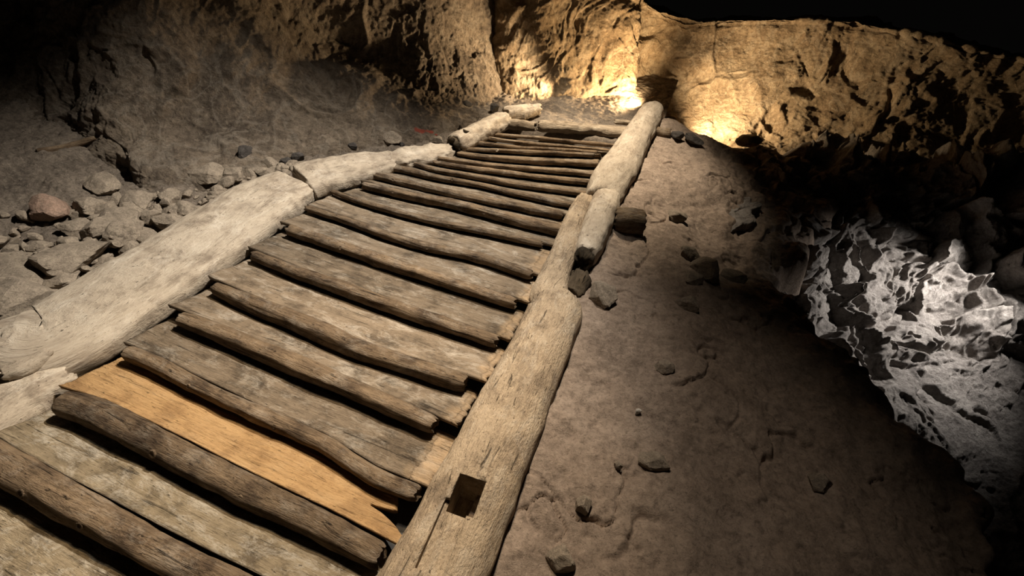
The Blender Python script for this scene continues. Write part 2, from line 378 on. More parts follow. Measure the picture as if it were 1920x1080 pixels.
# back wall
cols = [(880, 4.0), (925, 3.72), (975, 3.64), (1020, 3.62), (1080, 3.66), (1150, 3.72), (1192, 3.76), (1212, 4.04), (1290, 4.10), (1380, 4.08), (1470, 4.08), (1580, 4.15), (1720, 4.28), (1860, 4.42), (2050, 4.6), (2300, 4.8)]
top = lambda px: np.interp(px, [890, 1150, 1205, 1290, 1420, 1560, 1640, 1740, 1860, 1920, 2300], [-220, -160, 5, 38, 36, 34, 50, 66, 98, 108, 190])
foot = lambda px: np.interp(px, [890, 1190, 1300, 1450, 1700, 2300], [250, 262, 290, 330, 390, 460])
rows = []
for k, (tt, dd) in enumerate(((0.0, -.45), (0.18, -.28), (0.34, -.10), (0.52, 0), (0.7, .04), (0.86, .05), (0.96, .05), (1.0, .10))):
    r = []
    for px, d in cols:
        y = foot(px) * (1 - tt) + top(px) * tt
        soft = np.interp(px, [890, 1180, 1215, 1500, 2300], [0.8, .45, 1.0, 1.0, .9])
        if 1200 < px < 1300 and tt > 0.6: d = d - .12
        r.append(AT(px, y, d + dd * soft))
    rows.append(r)
rows.append([AT(px, top(px) + 6, d + .7) for px, d in cols])
rows.append([AT(px, top(px) + 60, d + 1.6) for px, d in cols])
def back_disp(p):
    q = p + 0.15 * np.stack([fbm(p * 2.5 + 4, 2), fbm(p * 2.5 + 8, 2), fbm(p * 2.5 + 12, 2)], 1)
    # slanted chisel-like beds near the corner
    h, e = facets(q * np.array([3.4, 3.4, 2.6]) + 1.5, 1.1)
    rot = np.stack([q[:, 0] * .75 + q[:, 2] * .66, q[:, 1], -q[:, 0] * .66 + q[:, 2] * .75], 1)
    h2, e2 = facets(rot * np.array([4.5, 6, 14.0]) + 3, 1.0)
    h3, e3 = facets(q * 17 + 3, 1.0)
    return 0.05 * fbm(p * 1.9, 4) + 0.030 * h * smooth(0, .2, e) + 0.014 * h2 * smooth(0, .25, e2) + 0.006 * h3 * smooth(0, .3, e3) + 0.006 * ridged(p * 11, 4) + 0.003 * fbm(p * 50, 3)
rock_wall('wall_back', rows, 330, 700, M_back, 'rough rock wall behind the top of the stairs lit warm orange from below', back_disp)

# right wall beyond the trench
RW = [[(1300, 600, 2.45), (1400, 680, 2.5), (1500, 760, 2.55), (1600, 860, 2.62), (1700, 960, 2.68), (1800, 1060, 2.7), (1920, 1180, 2.75), (2150, 1260, 2.8)],
      [(1330, 450, 2.72), (1430, 500, 2.75), (1520, 580, 2.8), (1620, 690, 2.9), (1720, 780, 2.95), (1820, 870, 2.98), (1920, 950, 3.0), (2150, 1000, 3.1)],
      [(1365, 400, 2.95), (1450, 430, 3.0), (1540, 490, 3.1), (1640, 580, 3.2), (1740, 670, 3.28), (1840, 740, 3.33), (1930, 790, 3.38), (2150, 800, 3.5)],
      [(1400, 360, 3.15), (1480, 372, 3.22), (1560, 400, 3.32), (1660, 460, 3.42), (1760, 540, 3.5), (1850, 580, 3.56), (1930, 610, 3.62), (2150, 600, 3.8)],
      [(1430, 325, 3.35), (1500, 326, 3.42), (1580, 335, 3.5), (1680, 360, 3.6), (1780, 400, 3.68), (1860, 430, 3.72), (1940, 440, 3.76), (2150, 400, 3.95)],
      [(1450, 296, 3.6), (1530, 300, 3.7), (1600, 305, 3.78), (1700, 310, 3.85), (1800, 305, 3.9), (1880, 290, 3.92), (1960, 270, 3.95), (2150, 220, 4.1)],
      [(1460, 300, 3.9), (1540, 305, 4.1), (1610, 310, 4.2), (1710, 315, 4.35), (1810, 310, 4.4), (1890, 295, 4.45), (1970, 275, 4.5), (2160, 225, 4.6)]]
def right_disp(p):
    q = p + 0.08 * np.stack([fbm(p * 4 + 4, 3), fbm(p * 4 + 8, 3), fbm(p * 4 + 12, 3)], 1)
    rot = np.stack([q[:, 0] * .7 - q[:, 2] * .7, q[:, 1], q[:, 0] * .7 + q[:, 2] * .7], 1)
    h, e = facets(rot * np.array([5.2, 3.6, 3.4]) + 0.6, 1.5)
    h2, e2 = facets(rot * np.array([19, 12, 9.0]) + 3, 1.2)
    low = smooth(0.10, 0.50, p[:, 2])
    return 0.04 * fbm(p * 2, 3) + (0.12 + .88 * low) * (0.15 * h * smooth(0, .16, e)) + 0.030 * h2 * smooth(0, .25, e2) * (.35 + .65 * low) + 0.012 * ridged(rot * np.array([18, 14, 7.]), 4) + 0.004 * fbm(p * 50, 3)
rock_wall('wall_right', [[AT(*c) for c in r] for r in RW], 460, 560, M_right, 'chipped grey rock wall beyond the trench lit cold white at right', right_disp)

# ------------------------------------------------------------------ logs, poles, treads
def log(name, pts, rw, rn, material, parent=None, rings=80, seg=24, sq=2.4, wob=0.10, gro=0.0016, rag=0.012, bow=None, seed=0, up=None, lump=0.0, capdepth=0.01, knots=(), cut_end=None):
    """a length of timber: pts (K,3) centre line in the stair frame; rw / rn half width and half height at each point"""
    K = len(pts); C = catmull(np.array(pts, dtype=float), rings)
    RWd = catmull(np.array([rw] * K if np.isscalar(rw) else rw, dtype=float)[:, None], rings)[:, 0]
    RNn = catmull(np.array([rn] * K if np.isscalar(rn) else rn, dtype=float)[:, None], rings)[:, 0]
    T = np.gradient(C, axis=0); T /= np.linalg.norm(T, axis=1)[:, None]
    upv = np.array([0, 0, 1.0]) if up is None else np.asarray(up, dtype=float)
    B = np.cross(T, upv); B /= np.linalg.norm(B, axis=1)[:, None]; U = np.cross(B, T)
    L = np.concatenate([[0], np.cumsum(np.linalg.norm(np.diff(C, axis=0), axis=1))])
    a = np.linspace(0, 2 * np.pi, seg, endpoint=False)
    ca, sa = np.cos(a), np.sin(a)
    ex = np.sign(ca) * np.abs(ca) ** (2 / sq); ez = np.sign(sa) * np.abs(sa) ** (2 / sq)
    uu = np.repeat(L, seg); aa = np.tile(a, rings); k = np.repeat(np.arange(rings), seg)
    rad = np.minimum(RWd, RNn)[k]
    sd = seed * 3.17 + 1.3
    P0 = np.stack([uu * 5, np.cos(aa) * 0.9 + sd, np.sin(aa) * 0.9 + sd * 2], 1)
    wobv = 1 + wob * fbm(P0, 3)
    grooves = gro * fbm(np.stack([uu * 7, np.cos(aa) * rad * 170 + sd, np.sin(aa) * rad * 170], 1), 3)
    lumps = lump * fbm(np.stack([uu * 16, np.cos(aa) * rad * 22 + sd, np.sin(aa) * rad * 22], 1), 3)
    x = np.tile(ex, rings) * RWd[k] * wobv; z = np.tile(ez, rings) * RNn[k] * wobv
    nr = np.sqrt(x * x + z * z) + 1e-9
    add = grooves + lumps
    for (ku, ka, kr, kh) in knots:                # swellings
        da = np.angle(np.exp(1j * (aa - ka))) * rad
        add = add + kh * np.exp(-((uu - ku) ** 2 + da ** 2) / (kr * kr))
    x = x * (1 + add / nr); z = z * (1 + add / nr)
    # rounded, ragged ends
    fr = np.ones(rings); fr[0] = .80; fr[1] = .95; fr[-1] = .80; fr[-2] = .95
    x *= fr[k]; z *= fr[k]
    v = C[k] + B[k] * x[:, None] + U[k] * z[:, None]
    tip = fbm(np.stack([np.cos(aa) * 2.2 + sd, np.sin(aa) * 2.2, sd + 0 * aa], 1), 3)
    endw = np.where(k == 0, -1.0, np.where(k == rings - 1, 1.0, np.where(k == 1, -.7, np.where(k == rings - 2, .7, 0))))
    v = v + T[k] * (endw * tip * rag)[:, None]
    faces = []
    idx = np.arange(rings * seg).reshape(rings, seg)
    nx = np.roll(idx, -1, axis=1)
    q = np.stack([idx[:-1], idx[1:], nx[1:], nx[:-1]], -1).reshape(-1, 4)
    faces += q.tolist()
    vs = [v]; base = rings * seg; extra = []
    gu = [np.stack([uu, aa * rad, 0 * uu + sd], 1)]
    gu[0] = np.stack([uu, np.cos(aa) * RWd[k] + sd, np.sin(aa) * RNn[k] + sd], 1)
    caps = {}
    for end, ring, sgn in ((0, 0, -1), (1, rings - 1, 1)):
        part = cut_end is not None and end == 1
        rr = v[ring * seg:(ring + 1) * seg]; cen = rr.mean(0)
        cv = [rr] if part else []; cf = []; cg = [gu[0][ring * seg:(ring + 1) * seg]] if part else []
        prev = list(range(seg)) if part else list(idx[ring]); nb = seg
        for sc, dp in ((0.6, .5), (0.25, 1.0)):
            nn = fbm(np.stack([ca * sc * 4 + sd, sa * sc * 4, 0 * a + 5 * end], 1), 3)
            ringv = cen + (rr - cen) * sc - sgn * T[ring] * (capdepth * dp) + T[ring] * (nn * rag * .7)[:, None]
            gg = np.stack([0 * a + L[ring] + (1 - sc) * .3, ca * RWd[ring] * sc + sd, sa * RNn[ring] * sc + sd], 1)
            if part: new = list(range(nb, nb + seg)); nb += seg; cv.append(ringv); cg.append(gg)
            else: new = list(range(base, base + seg)); base += seg; vs.append(ringv); gu.append(gg)
            tgt = cf if part else faces
            for j in range(seg):
                j2 = (j + 1) % seg
                fq = [prev[j], prev[j2], new[j2], new[j]]
                tgt.append(fq if sgn < 0 else fq[::-1])
            prev = new
        (cf if part else faces).append(list(prev) if sgn < 0 else list(prev)[::-1])
        if part: caps = (np.concatenate(cv), cf, np.concatenate(cg), cen)
    V = WA(np.concatenate(vs)); G = np.concatenate(gu)
    org = WA((C.mean(0) - np.array([0, 0, RNn.mean()]))[None])[0]
    faces = [f[::-1] for f in faces]
    ob = link(name, V, faces, material, parent, org, grain=G)
    if cut_end is not None:
        link(cut_end[0], WA(caps[0]), [f[::-1] for f in caps[1]], cut_end[1], ob, WA(caps[3][None])[0], grain=caps[2])
    return ob

NP = 0.030
POLES = [  # centre line in the photograph, thickness at left / middle / right
    ([(-95, 806), (0, 868), (100, 925), (270, 1018), (400, 1085), (500, 1135)], 48, 54, 54),
    ([(107, 750), (180, 775), (325, 848), (466, 920), (600, 985), (715, 1046)], 44, 56, 52),
    ([(230, 658), (290, 682), (355, 716), (467, 770), (600, 829), (700, 893), (782, 926)], 26, 32, 38),
    ([(331, 595), (400, 620), (489, 657), (600, 703), (680, 738), (815, 798)], 27, 44, 40),
    ([(396, 537), (478, 572), (600, 622), (680, 657), (873, 720)], 24, 44, 40),
    ([(469, 476), (557, 511), (660, 547), (800, 597), (932, 641)], 20, 32, 32),
    ([(534, 428), (600, 450), (700, 484), (800, 517), (967, 570)], 24, 27, 29),
    ([(571, 389), (652, 415), (715, 438), (800, 463), (900, 484), (997, 516)], 14, 19, 26),
    ([(620, 358), (683, 381), (800, 412), (900, 433), (1016, 458)], 10, 15, 17),
    ([(676, 346), (738, 360), (800, 374), (847, 382), (960, 411), (1050, 432)], 16, 20, 28),
    ([(696, 327), (754, 342), (847, 363), (960, 386), (1054, 405)], 15, 15, 19),
    ([(720, 312), (760, 319), (816, 333), (894, 346), (960, 362), (1070, 386)], 15, 12, 13),
    ([(774, 306), (816, 318), (894, 332), (960, 345), (1100, 364)], 9, 12, 11),
    ([(810, 304), (863, 313), (940, 323), (1040, 336), (1108, 343)], 9, 12, 13),
    ([(819, 296), (879, 305), (940, 312), (1040, 321), (1120, 328)], 9, 10, 11),
    ([(855, 287), (894, 293), (940, 298), (1040, 304), (1122, 308)], 9, 12, 14),
    ([(871, 279), (944, 283), (1048, 288), (1114, 291)], 9, 10, 9),
    ([(886, 267), (930, 272), (975, 277), (1050, 281), (1120, 286)], 9, 8, 8),
    ([(903, 257), (948, 264), (1017, 272), (1080, 277), (1152, 284)], 9, 9, 8),
    ([(925, 252), (1000, 258), (1070, 265), (1158, 274)], 7, 7, 8)]
ORD = ['lowest', 'second', 'third', 'fourth', 'fifth', 'sixth', 'seventh', 'eighth', 'ninth', 'tenth', 'eleventh', 'twelfth', 'thirteenth',
       'fourteenth', 'fifteenth', 'sixteenth', 'seventeenth', 'eighteenth', 'nineteenth', 'twentieth']
PLOOK = ['thick rough riser pole with dark knots', 'thick knotty riser pole split at its left end', 'slim smooth riser pole resting on the orange tread', 'square-edged riser pole with straight grain on its left face',
         'broad riser pole with worn rounded top', 'riser pole with two small peg holes at its right end', 'riser pole with a bulging dark front', 'wavy riser pole with flat worn top',
         'slim riser pole curving down to the right', 'heavy smooth riser pole with round knots on its front', 'dark riser pole with a knot near its left end', 'rough riser pole starting at the end of the pale side beam',
         'thin pale-topped riser pole', 'even riser pole with lit upper edge', 'thin bent riser pole', 'forked riser pole with split right end', 'riser pole with a white knot near its left end', 'short-looking riser pole half hidden by the next',
         'wavy thin riser pole', 'thinnest riser pole under the landing']
POLE_SP = []; POLE_R = []
for i, (pp, t0, t1, t2) in enumerate(POLES):
    K = len(pp)
    th = np.interp(np.linspace(0, 1, K), [0, .5, 1], [t0, t1, t2])
    r = np.array([max(0.010, th[k] * DIST(*pp[k], NP) / FPX / 2 * 0.76) for k in range(K)])
    sp = np.array([ST(x, y, min(NP, rk + 0.004)) for (x, y), rk in zip(pp, r)])
    sp[0, 0] += r[0] * 0.8
    POLE_SP.append(sp); POLE_R.append(r)
    kn = [(random.uniform(.15, .9), random.uniform(-2.5, -1.0), random.uniform(.012, .025), random.uniform(.003, .007) * (1 if r.mean() > .02 else .6)) for _ in range(4)]
    o = log('riser_pole', sp, r * 1.02, r, M_pole, rings=110, seg=26, sq=2.7, wob=0.13, gro=0.0022, rag=0.012, seed=i, lump=0.0015, knots=kn, cut_end=('cut_end', M_cut) if i < 13 else None)
    where = 'lowest %s across the bottom left corner' % PLOOK[0] if i == 0 else '%s, %s from the bottom' % (PLOOK[i], ORD[i])
    tag(o, where, 'riser pole', 'riser poles across the staircase')

def pole_s(i, w):
    sp = POLE_SP[i]; ww, ss = sp[:, 0], sp[:, 1]
    s = np.interp(w, ww, ss)
    s = np.where(w < ww[0], ss[0] + (w - ww[0]) * (ss[1] - ss[0]) / (ww[1] - ww[0]), s)
    return np.where(w > ww[-1], ss[-1] + (w - ww[-1]) * (ss[-1] - ss[-2]) / (ww[-1] - ww[-2]), s)
INNER = lambda s: np.interp(s, [-1, .3, 1.1, 1.3, 1.6, 1.9, 2.1, 2.4], [-1.09, -1.085, -1.10, -1.02, -.96, -.80, -.70, -.62])
TLOOK = {0: 'broad pale tread with white salt streaks at the bottom left corner', 1: 'wide worn tread with a white salt smear below the orange one', 2: 'wide orange-brown tread with a broken right end',
         3: 'smooth grey tread just above the orange one', 4: 'dark worn tread with a salt-flecked middle', 5: 'grey tread with a pale left corner'}
def tread(i):
    nu, nv = 120, (60 if i == 2 else 22)
    v = np.linspace(0, 1, nv); u = np.linspace(0, 1, nu)
    lo = i - 1; hi = i
    if lo < 0:
        sL = lambda w: pole_s(0, w) - 0.20; rl = 0.02
    else:
        sL = lambda w: pole_s(lo, w); rl = POLE_R[lo].mean()
    rh = POLE_R[hi].mean()
    smid = float((sL(np.array([-.5])) + pole_s(hi, np.array([-.5])))[0] / 2)
    wl0 = INNER(smid + 0.03 * 0) + 0.012
    if i >= 12: wl0 = min(POLE_SP[hi][0, 0], POLE_SP[max(lo, 0)][0, 0]) + .01
    wr = np.full(nv, {1: 0.0, 2: -0.055, 3: 0.012, 4: 0.0, 5: .012}.get(i, 0.014 if i < 12 else max(POLE_SP[hi][-1, 0] + .015, -.02)))
    wr = wr + (0.016 if i < 12 else .008) * fbm(np.stack([v * 9, v * 0 + i * 3.3, v * 0], 1), 4)
    if i == 2:
        tr = np.array([ST(x, y, .02)[0] for x, y in ((772, 1018), (768, 1005), (745, 985), (722, 962), (708, 958), (728, 955), (748, 945), (750, 925), (735, 915))])
        wr = (np.interp(v, [0, .12, .26, .38, .44, .48, .56, .70, 1], tr) - .03 * np.exp(-((v - .44) / .05) ** 2)) + 0.006 * fbm(np.stack([v * 30, v * 0, v * 0], 1), 3)
    if i == 1: wr = wr + np.interp(v, [0, .5, .7, 1], [-.02, -.01, .01, .01])
    wl = wl0 + 0.006 * fbm(np.stack([v * 4, v * 0 + i * 1.7, v * 0 + 9], 1), 3)
    ws = wl[None, :] + (wr - wl)[None, :] * u[:, None]
    a = sL(ws.ravel()).reshape(ws.shape) + rl * ((1.12 if i in (3, 2, 1) else 0.85) if lo >= 0 else 0); b = pole_s(hi, ws.ravel()).reshape(ws.shape) + rh * 0.5
    ss = a + (b - a) * v[None, :]
    n_front = (min(NP, rl + .004) + rl * (0.50 if i in (1, 2, 3) else 0.66)) if lo >= 0 else 0.05
    nn = n_front + (-0.010 - n_front) * (v[None, :] ** 0.85) + 0 * ws
    p = np.stack([ws.ravel(), ss.ravel(), np.full(ws.size, i * 2.1)], 1)
    big = min(1.0, rh / 0.022)
    nn = nn + big * (0.0045 * fbm(p * np.array([4, 9, 1]), 4) + 0.0022 * fbm(p * np.array([8, 110, 1.]), 3)).reshape(ws.shape)
    nn = np.minimum(nn, n_front + .004)
    edge = np.minimum(np.minimum(u[:, None] / .006, (1 - u[:, None]) / .006), 1)
    nn = nn - 0.004 * (1 - np.clip(edge, 0, 1))
    th = 0.020
    topv = np.stack([ws, ss, nn], -1).reshape(-1, 3)
    low = np.stack([ws, ss, nn - th * np.interp(v, [0, .3, 1], [.9, 1, 1])[None, :]], -1).reshape(-1, 3)
    g = p; g2 = p + np.array([0, 0, .02])
    endn = 0.02 * fbm(np.stack([p[:, 1] * 30, p[:, 0] * 20, p[:, 2]], 1), 3)
    pe = POLE_SP[hi][-1, 0]
    bare = smooth(pe - .015, pe + .02, ws.ravel() + endn) * (0.7 if i < 12 else .3) * (0.75 + 0.5 * fbm(p * np.array([40, 60, 1.0]), 3))
    m = M_orange if i == 2 else (M_salty if i < 2 else M_tread)
    def slab(name, c0, c1, parent):
        ii = np.arange(nu * nv).reshape(nu, nv)[c0:c1].ravel(); k = c1 - c0; Nn = k * nv
        F = grid_faces(k, nv).tolist(); F += [[q[3] + Nn, q[2] + Nn, q[1] + Nn, q[0] + Nn] for q in F[:]]
        id2 = np.arange(Nn).reshape(k, nv)
        for loop in (id2[:, 0], id2[-1, :], id2[::-1, -1], id2[0, ::-1]):
            for x, y in zip(loop[:-1], loop[1:]): F.append([int(y), int(x), int(x + Nn), int(y + Nn)])
        return link(name, WA(np.concatenate([topv[ii], low[ii]])), [f[::-1] for f in F], m, parent, WA(low[ii].mean(0)[None])[0],
                    grain=np.concatenate([g[ii], g2[ii]]), bare=np.concatenate([bare[ii], bare[ii]]))
    cb = np.nonzero(bare.reshape(nu, nv).mean(1) > .35)[0]
    k0 = int(cb[0]) if len(cb) and i not in (0, 2) and i < 12 else nu
    if nu - k0 < 3: k0 = nu
    o = slab('tread_plank', 0, min(nu, k0 + 1), None)
    if k0 < nu: slab('bare_end', k0, nu, o)['label'] = 'paler bare wood end'
    lab = TLOOK.get(i) or ('worn grey tread plank between the %s and %s riser poles from the bottom' % (ORD[lo], ORD[hi]))
    tag(o, lab, 'tread', 'tread planks of the staircase')
    return o
for i in range(20): tread(i)

# grey sheet under the treads
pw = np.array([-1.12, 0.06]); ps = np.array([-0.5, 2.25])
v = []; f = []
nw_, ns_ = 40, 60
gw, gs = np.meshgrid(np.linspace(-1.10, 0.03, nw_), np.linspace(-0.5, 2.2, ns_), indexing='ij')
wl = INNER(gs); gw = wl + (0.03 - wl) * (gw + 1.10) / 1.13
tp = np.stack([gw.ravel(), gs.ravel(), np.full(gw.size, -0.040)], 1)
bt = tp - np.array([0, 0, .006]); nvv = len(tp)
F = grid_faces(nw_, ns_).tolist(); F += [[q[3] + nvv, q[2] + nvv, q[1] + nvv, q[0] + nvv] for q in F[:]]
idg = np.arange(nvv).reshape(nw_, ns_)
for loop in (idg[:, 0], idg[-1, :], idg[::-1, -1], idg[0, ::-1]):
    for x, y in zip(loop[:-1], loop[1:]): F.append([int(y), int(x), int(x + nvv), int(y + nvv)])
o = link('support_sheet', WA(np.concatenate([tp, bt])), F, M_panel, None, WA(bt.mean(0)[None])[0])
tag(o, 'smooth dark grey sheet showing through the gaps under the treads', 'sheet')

def pts(pix, n=0.03): return np.array([ST(x, y, n) for x, y in pix])

# left side timbers
C = np.array([[-1.40, -0.55, 0.01], [-1.395, -0.25, .01], [-1.39, 0.02, .01], [-1.36, 0.085, .01], [-1.275, .13, .01], [-1.265, 0.35, .01], [-1.265, 0.6, .01], [-1.27, 0.85, .01], [-1.26, 1.05, .012], [-1.235, 1.18, .014]])
o = log('side_timber', C, [.085, .085, .085, .11, .175, .175, .172, .170, .160, .135], [.055] * 3 + [.058, .06, .06, .06, .06, .06, .055], M_beam, rings=170, seg=48, sq=3.2, wob=.05, gro=.003, rag=.018, seed=31, lump=.004)
tag(o, 'broad pale bleached side beam left of the lower treads', 'beam', 'side beams of the staircase')
C = np.array([[-1.23, -0.75, .0], [-1.22, -0.45, .0], [-1.20, -0.2, 0], [-1.19, -0.02, .0], [-1.16, .075, -.004]])
o = log('side_timber', C, [.13, .13, .125, .115, .08], [.055, .055, .055, .052, .045], M_beam, rings=110, seg=44, sq=3.4, wob=.05, gro=.003, rag=.02, seed=32, lump=.004)
tag(o, 'short pale side beam at the left edge below the broad beam', 'beam', 'side beams of the staircase')
C = pts([(566, 343), (600, 333), (640, 324), (690, 313), (735, 303)], .02)
o = log('side_timber', C, [.135, .13, .12, .10, .07], [.05, .055, .055, .05, .035], M_beam, rings=90, seg=44, sq=3.0, wob=.07, gro=.003, rag=.02, seed=33, lump=.006)
tag(o, 'pale side beam bending right from the top of the broad beam', 'beam', 'side beams of the staircase')
C = pts([(722, 302), (760, 296), (800, 291), (845, 281)], .005)
o = log('side_timber', C, [.07, .075, .07, .05], [.035, .04, .04, .035], M_beam, rings=70, seg=36, sq=2.3, wob=.15, gro=.003, rag=.02, seed=34, lump=.014)
tag(o, 'crumbled earth-covered side timber left of the middle poles', 'beam', 'side beams of the staircase')
C = pts([(853, 272), (885, 256), (915, 241), (946, 226)], .03)
o = log('side_timber', C, [.062, .066, .064, .058], [.055, .058, .056, .05], M_beam, rings=70, seg=36, sq=2.2, wob=.12, gro=.003, rag=.02, seed=35, lump=.008, capdepth=.05)
tag(o, 'pale round side log with rotten hollow end near the landing', 'beam', 'side beams of the staircase')
e0 = pts([(848, 274), (853, 272), (858, 269)], .03)
log('rotten_end', e0, [.045, .05, .045], [.04, .045, .04], M_rot, o, rings=12, seg=24, lump=.012, rag=.02, seed=36)['label'] = 'dark rotten hollow end'

C = pts([(8, 704), (50, 686), (92, 660)], .062)
o = log('wood_wedge', C, [.022, .028, .02], [.02, .022, .016], M_beam, rings=40, seg=24, wob=.12, rag=.015, seed=37, lump=.003)
tag(o, 'pale wood wedge between the broad beam and the short left beam', 'wedge')

# landing logs
C = pts([(947, 231), (975, 234), (1004, 238)], .025)
o = log('landing_log', C, .03, [.026, .028, .022], M_toplog, rings=50, seg=24, wob=.15, rag=.02, seed=41, lump=.004)
tag(o, 'short dark-fronted log at the left end of the landing edge', 'log', 'logs along the landing')
C = pts([(1010, 236), (1060, 239), (1110, 243), (1150, 248), (1186, 249)], .03)
o = log('landing_log', C, [.034, .038, .036, .042, .036], [.03, .032, .03, .036, .03], M_toplog, rings=90, seg=26, wob=.15, rag=.02, seed=42, lump=.005)
tag(o, 'long weathered log across the landing edge reaching the right beam', 'log', 'logs along the landing')
C = pts([(946, 216), (975, 211), (1012, 205)], .05)
o = log('landing_log', C, [.045, .05, .03], [.045, .045, .03], M_beam, rings=50, seg=26, wob=.12, rag=.02, seed=43, lump=.006)
tag(o, 'pale log lying against the back wall above the landing', 'log', 'logs along the landing')
C = pts([(1152, 228), (1168, 229), (1182, 231)], .05)
o = log('wood_scrap', C, .018, .014, M_toplog, rings=24, seg=16, wob=.2, rag=.02, seed=44)
tag(o, 'small dark wood scrap lying on the long landing log', 'wood scrap')

# right side timbers
C = np.array([[.115, -0.45, .02], [.118, -0.1, .02], [.122, .3, .022], [.12, .6, .022], [.122, .82, .022], [.118, .90, .022], [.075, .97, .02], [.055, 1.1, .018], [.045, 1.3, .018], [.028, 1.5, .018], [.03, 1.68, .018]])
r1 = log('right_timber', C, [.118, .112, .108, .10, .098, .098, .072, .058, .055, .05, .045], [.085, .085, .085, .082, .08, .078, .066, .06, .058, .055, .05], M_beam_tan, rings=220, seg=56, sq=2.5, wob=.05, gro=.003, rag=.02, seed=51, lump=.003)
tag(r1, 'long tan right-hand beam with a square mortise hole', 'beam', 'side beams of the staircase')
def cut(target, centre, size, yaw=0.0):
    bm = bmesh.new(); bmesh.ops.create_cube(bm, size=1.0)
    me = bpy.data.meshes.new('cutter'); 
    c, s_ = math.cos(yaw), math.sin(yaw)
    for vv in bm.verts:
        a = np.array([vv.co.x * size[0], vv.co.y * size[1], vv.co.z * size[2]])
        a = np.array([a[0] * c - a[1] * s_, a[0] * s_ + a[1] * c, a[2]]) + np.asarray(centre)
        vv.co = Vector(W(*a))
    bmesh.ops.recalc_face_normals(bm, faces=bm.faces)
    bm.to_mesh(me); bm.free()
    co = bpy.data.objects.new('cutter', me); COL.objects.link(co)
    md = target.modifiers.new('cut', 'BOOLEAN'); md.object = co; md.operation = 'DIFFERENCE'; md.solver = 'EXACT'
    dg = bpy.context.evaluated_depsgraph_get(); dg.update()
    nm = bpy.data.meshes.new_from_object(target.evaluated_get(dg), preserve_all_data_layers=True, depsgraph=dg)
    target.modifiers.clear(); old = target.data; target.data = nm; bpy.data.meshes.remove(old)
    bpy.data.objects.remove(co); bpy.data.meshes.remove(me)
hc = ST(873, 932, .09)
cut(r1, (hc[0] + .002, hc[1], .05), (.068, .088, .16), .06)
cut(r1, (hc[0] - .006, hc[1] - .10, .115), (.062, .16, .06), .05)
_me = r1.data; _q = np.array([vv.co[:] for vv in _me.vertices]) + np.array(r1.location) - ORG
_a = _me.attributes.get('grain')
if _a: _me.attributes.remove(_a)
_a = _me.attributes.new('grain', 'FLOAT_VECTOR', 'POINT')
_a.data.foreach_set('vector', np.stack([_q @ ES, _q @ EW, _q @ EN], 1).astype(np.float32).ravel())

C = np.array([[.135, 1.23, .035], [.135, 1.35, .035], [.13, 1.5, .036], [.125, 1.64, .036], [.115, 1.73, .034]])
o = log('timber_block', C, [.048, .06, .064, .066, .06], [.062, .068, .068, .066, .06], M_beam, rings=70, seg=40, sq=2.8, wob=.07, gro=.003, rag=.02, seed=52, lump=.004)
tag(o, 'split grey beam block lying against the right beam beside the cross log', 'beam', 'side beams of the staircase')
log('rotten_end', [[.135, 1.19, .03], [.135, 1.225, .03], [.135, 1.25, .03]], [.036, .046, .04], [.05, .055, .05], M_rot, o, rings=16, seg=28, lump=.014, rag=.02, seed=53)['label'] = 'dark rotten lower end'
o = log('rotten_stub', [[.15, 1.03, .0], [.15, 1.09, .012], [.148, 1.15, .01]], [.042, .05, .04], [.04, .045, .04], M_rot, rings=30, seg=30, lump=.014, rag=.025, seed=54)
tag(o, 'black rotten wood stub in the gap beside the right beam', 'wood stub')
C = np.array([[.10, 1.70, .03], [.10, 1.9, .032], [.115, 2.1, .035], [.125, 2.35, .04], [.14, 2.6, .045], [.155, 2.8, .055], [.16, 2.86, .055]])
o = log('right_timber', C, [.085, .10, .098, .09, .082, .078, .06], [.062, .075, .078, .076, .076, .078, .065], M_beam, rings=150, seg=46, sq=2.2, wob=.07, gro=.003, rag=.015, seed=55, lump=.004)
tag(o, 'upper right-hand log with a rounded top end beside the landing', 'beam', 'side beams of the staircase')
C = pts([(1150, 412), (1180, 415), (1206, 417)], .035)
o = log('cross_log', C, [.056, .06, .058], [.056, .06, .056], M_pole, rings=40, seg=32, sq=2.1, wob=.06, rag=.012, seed=56, lump=.003)
tag(o, 'short dark cross log sticking out right of the upper beam', 'log')
C = pts([(1225, 247), (1240, 249), (1256, 251)], .03)
o = log('cross_log', C, .034, .03, M_pole, rings=30, seg=24, wob=.12, rag=.015, seed=57, lump=.004)
tag(o, 'dark log end sticking out right of the rounded beam top', 'log')

# knots and peg holes shown on the pole fronts
def stud(parent, name, px, py, i, r, material, label=None):
    sp = POLE_SP[i]; p = ST(px, py, NP)
    k = np.interp(p[0], sp[:, 0], np.arange(len(sp))); rr = np.interp(k, np.arange(len(sp)), POLE_R[i])
    s = pole_s(i, np.array([p[0]]))[0]
    c = np.array([p[0], s - rr * .80, sp[0, 2] + rr * .62])
    d = np.array([0.0, -.78, .62])
    e = r * .35
    o = log(name, [c - d * e * 2, c + d * e * .6, c + d * e], [r, r, r * .7], [r, r, r * .7], material, parent, rings=8, seg=16, sq=2.0, wob=.12, rag=.001, capdepth=.002, seed=px, up=(0, .62, .78))
    if label: o['label'] = label
poles = [ob for ob in COL.objects if ob.name.split('.')[0] == 'riser_pole']
for i, px, py in ((9, 736, 360), (9, 905, 404), (9, 943, 412), (10, 732, 341), (16, 929, 282)):
    stud(poles[i], 'knot', px, py, i, .008 if i < 12 else .009, M_beam if i == 16 else M_pole, 'pale round knot')
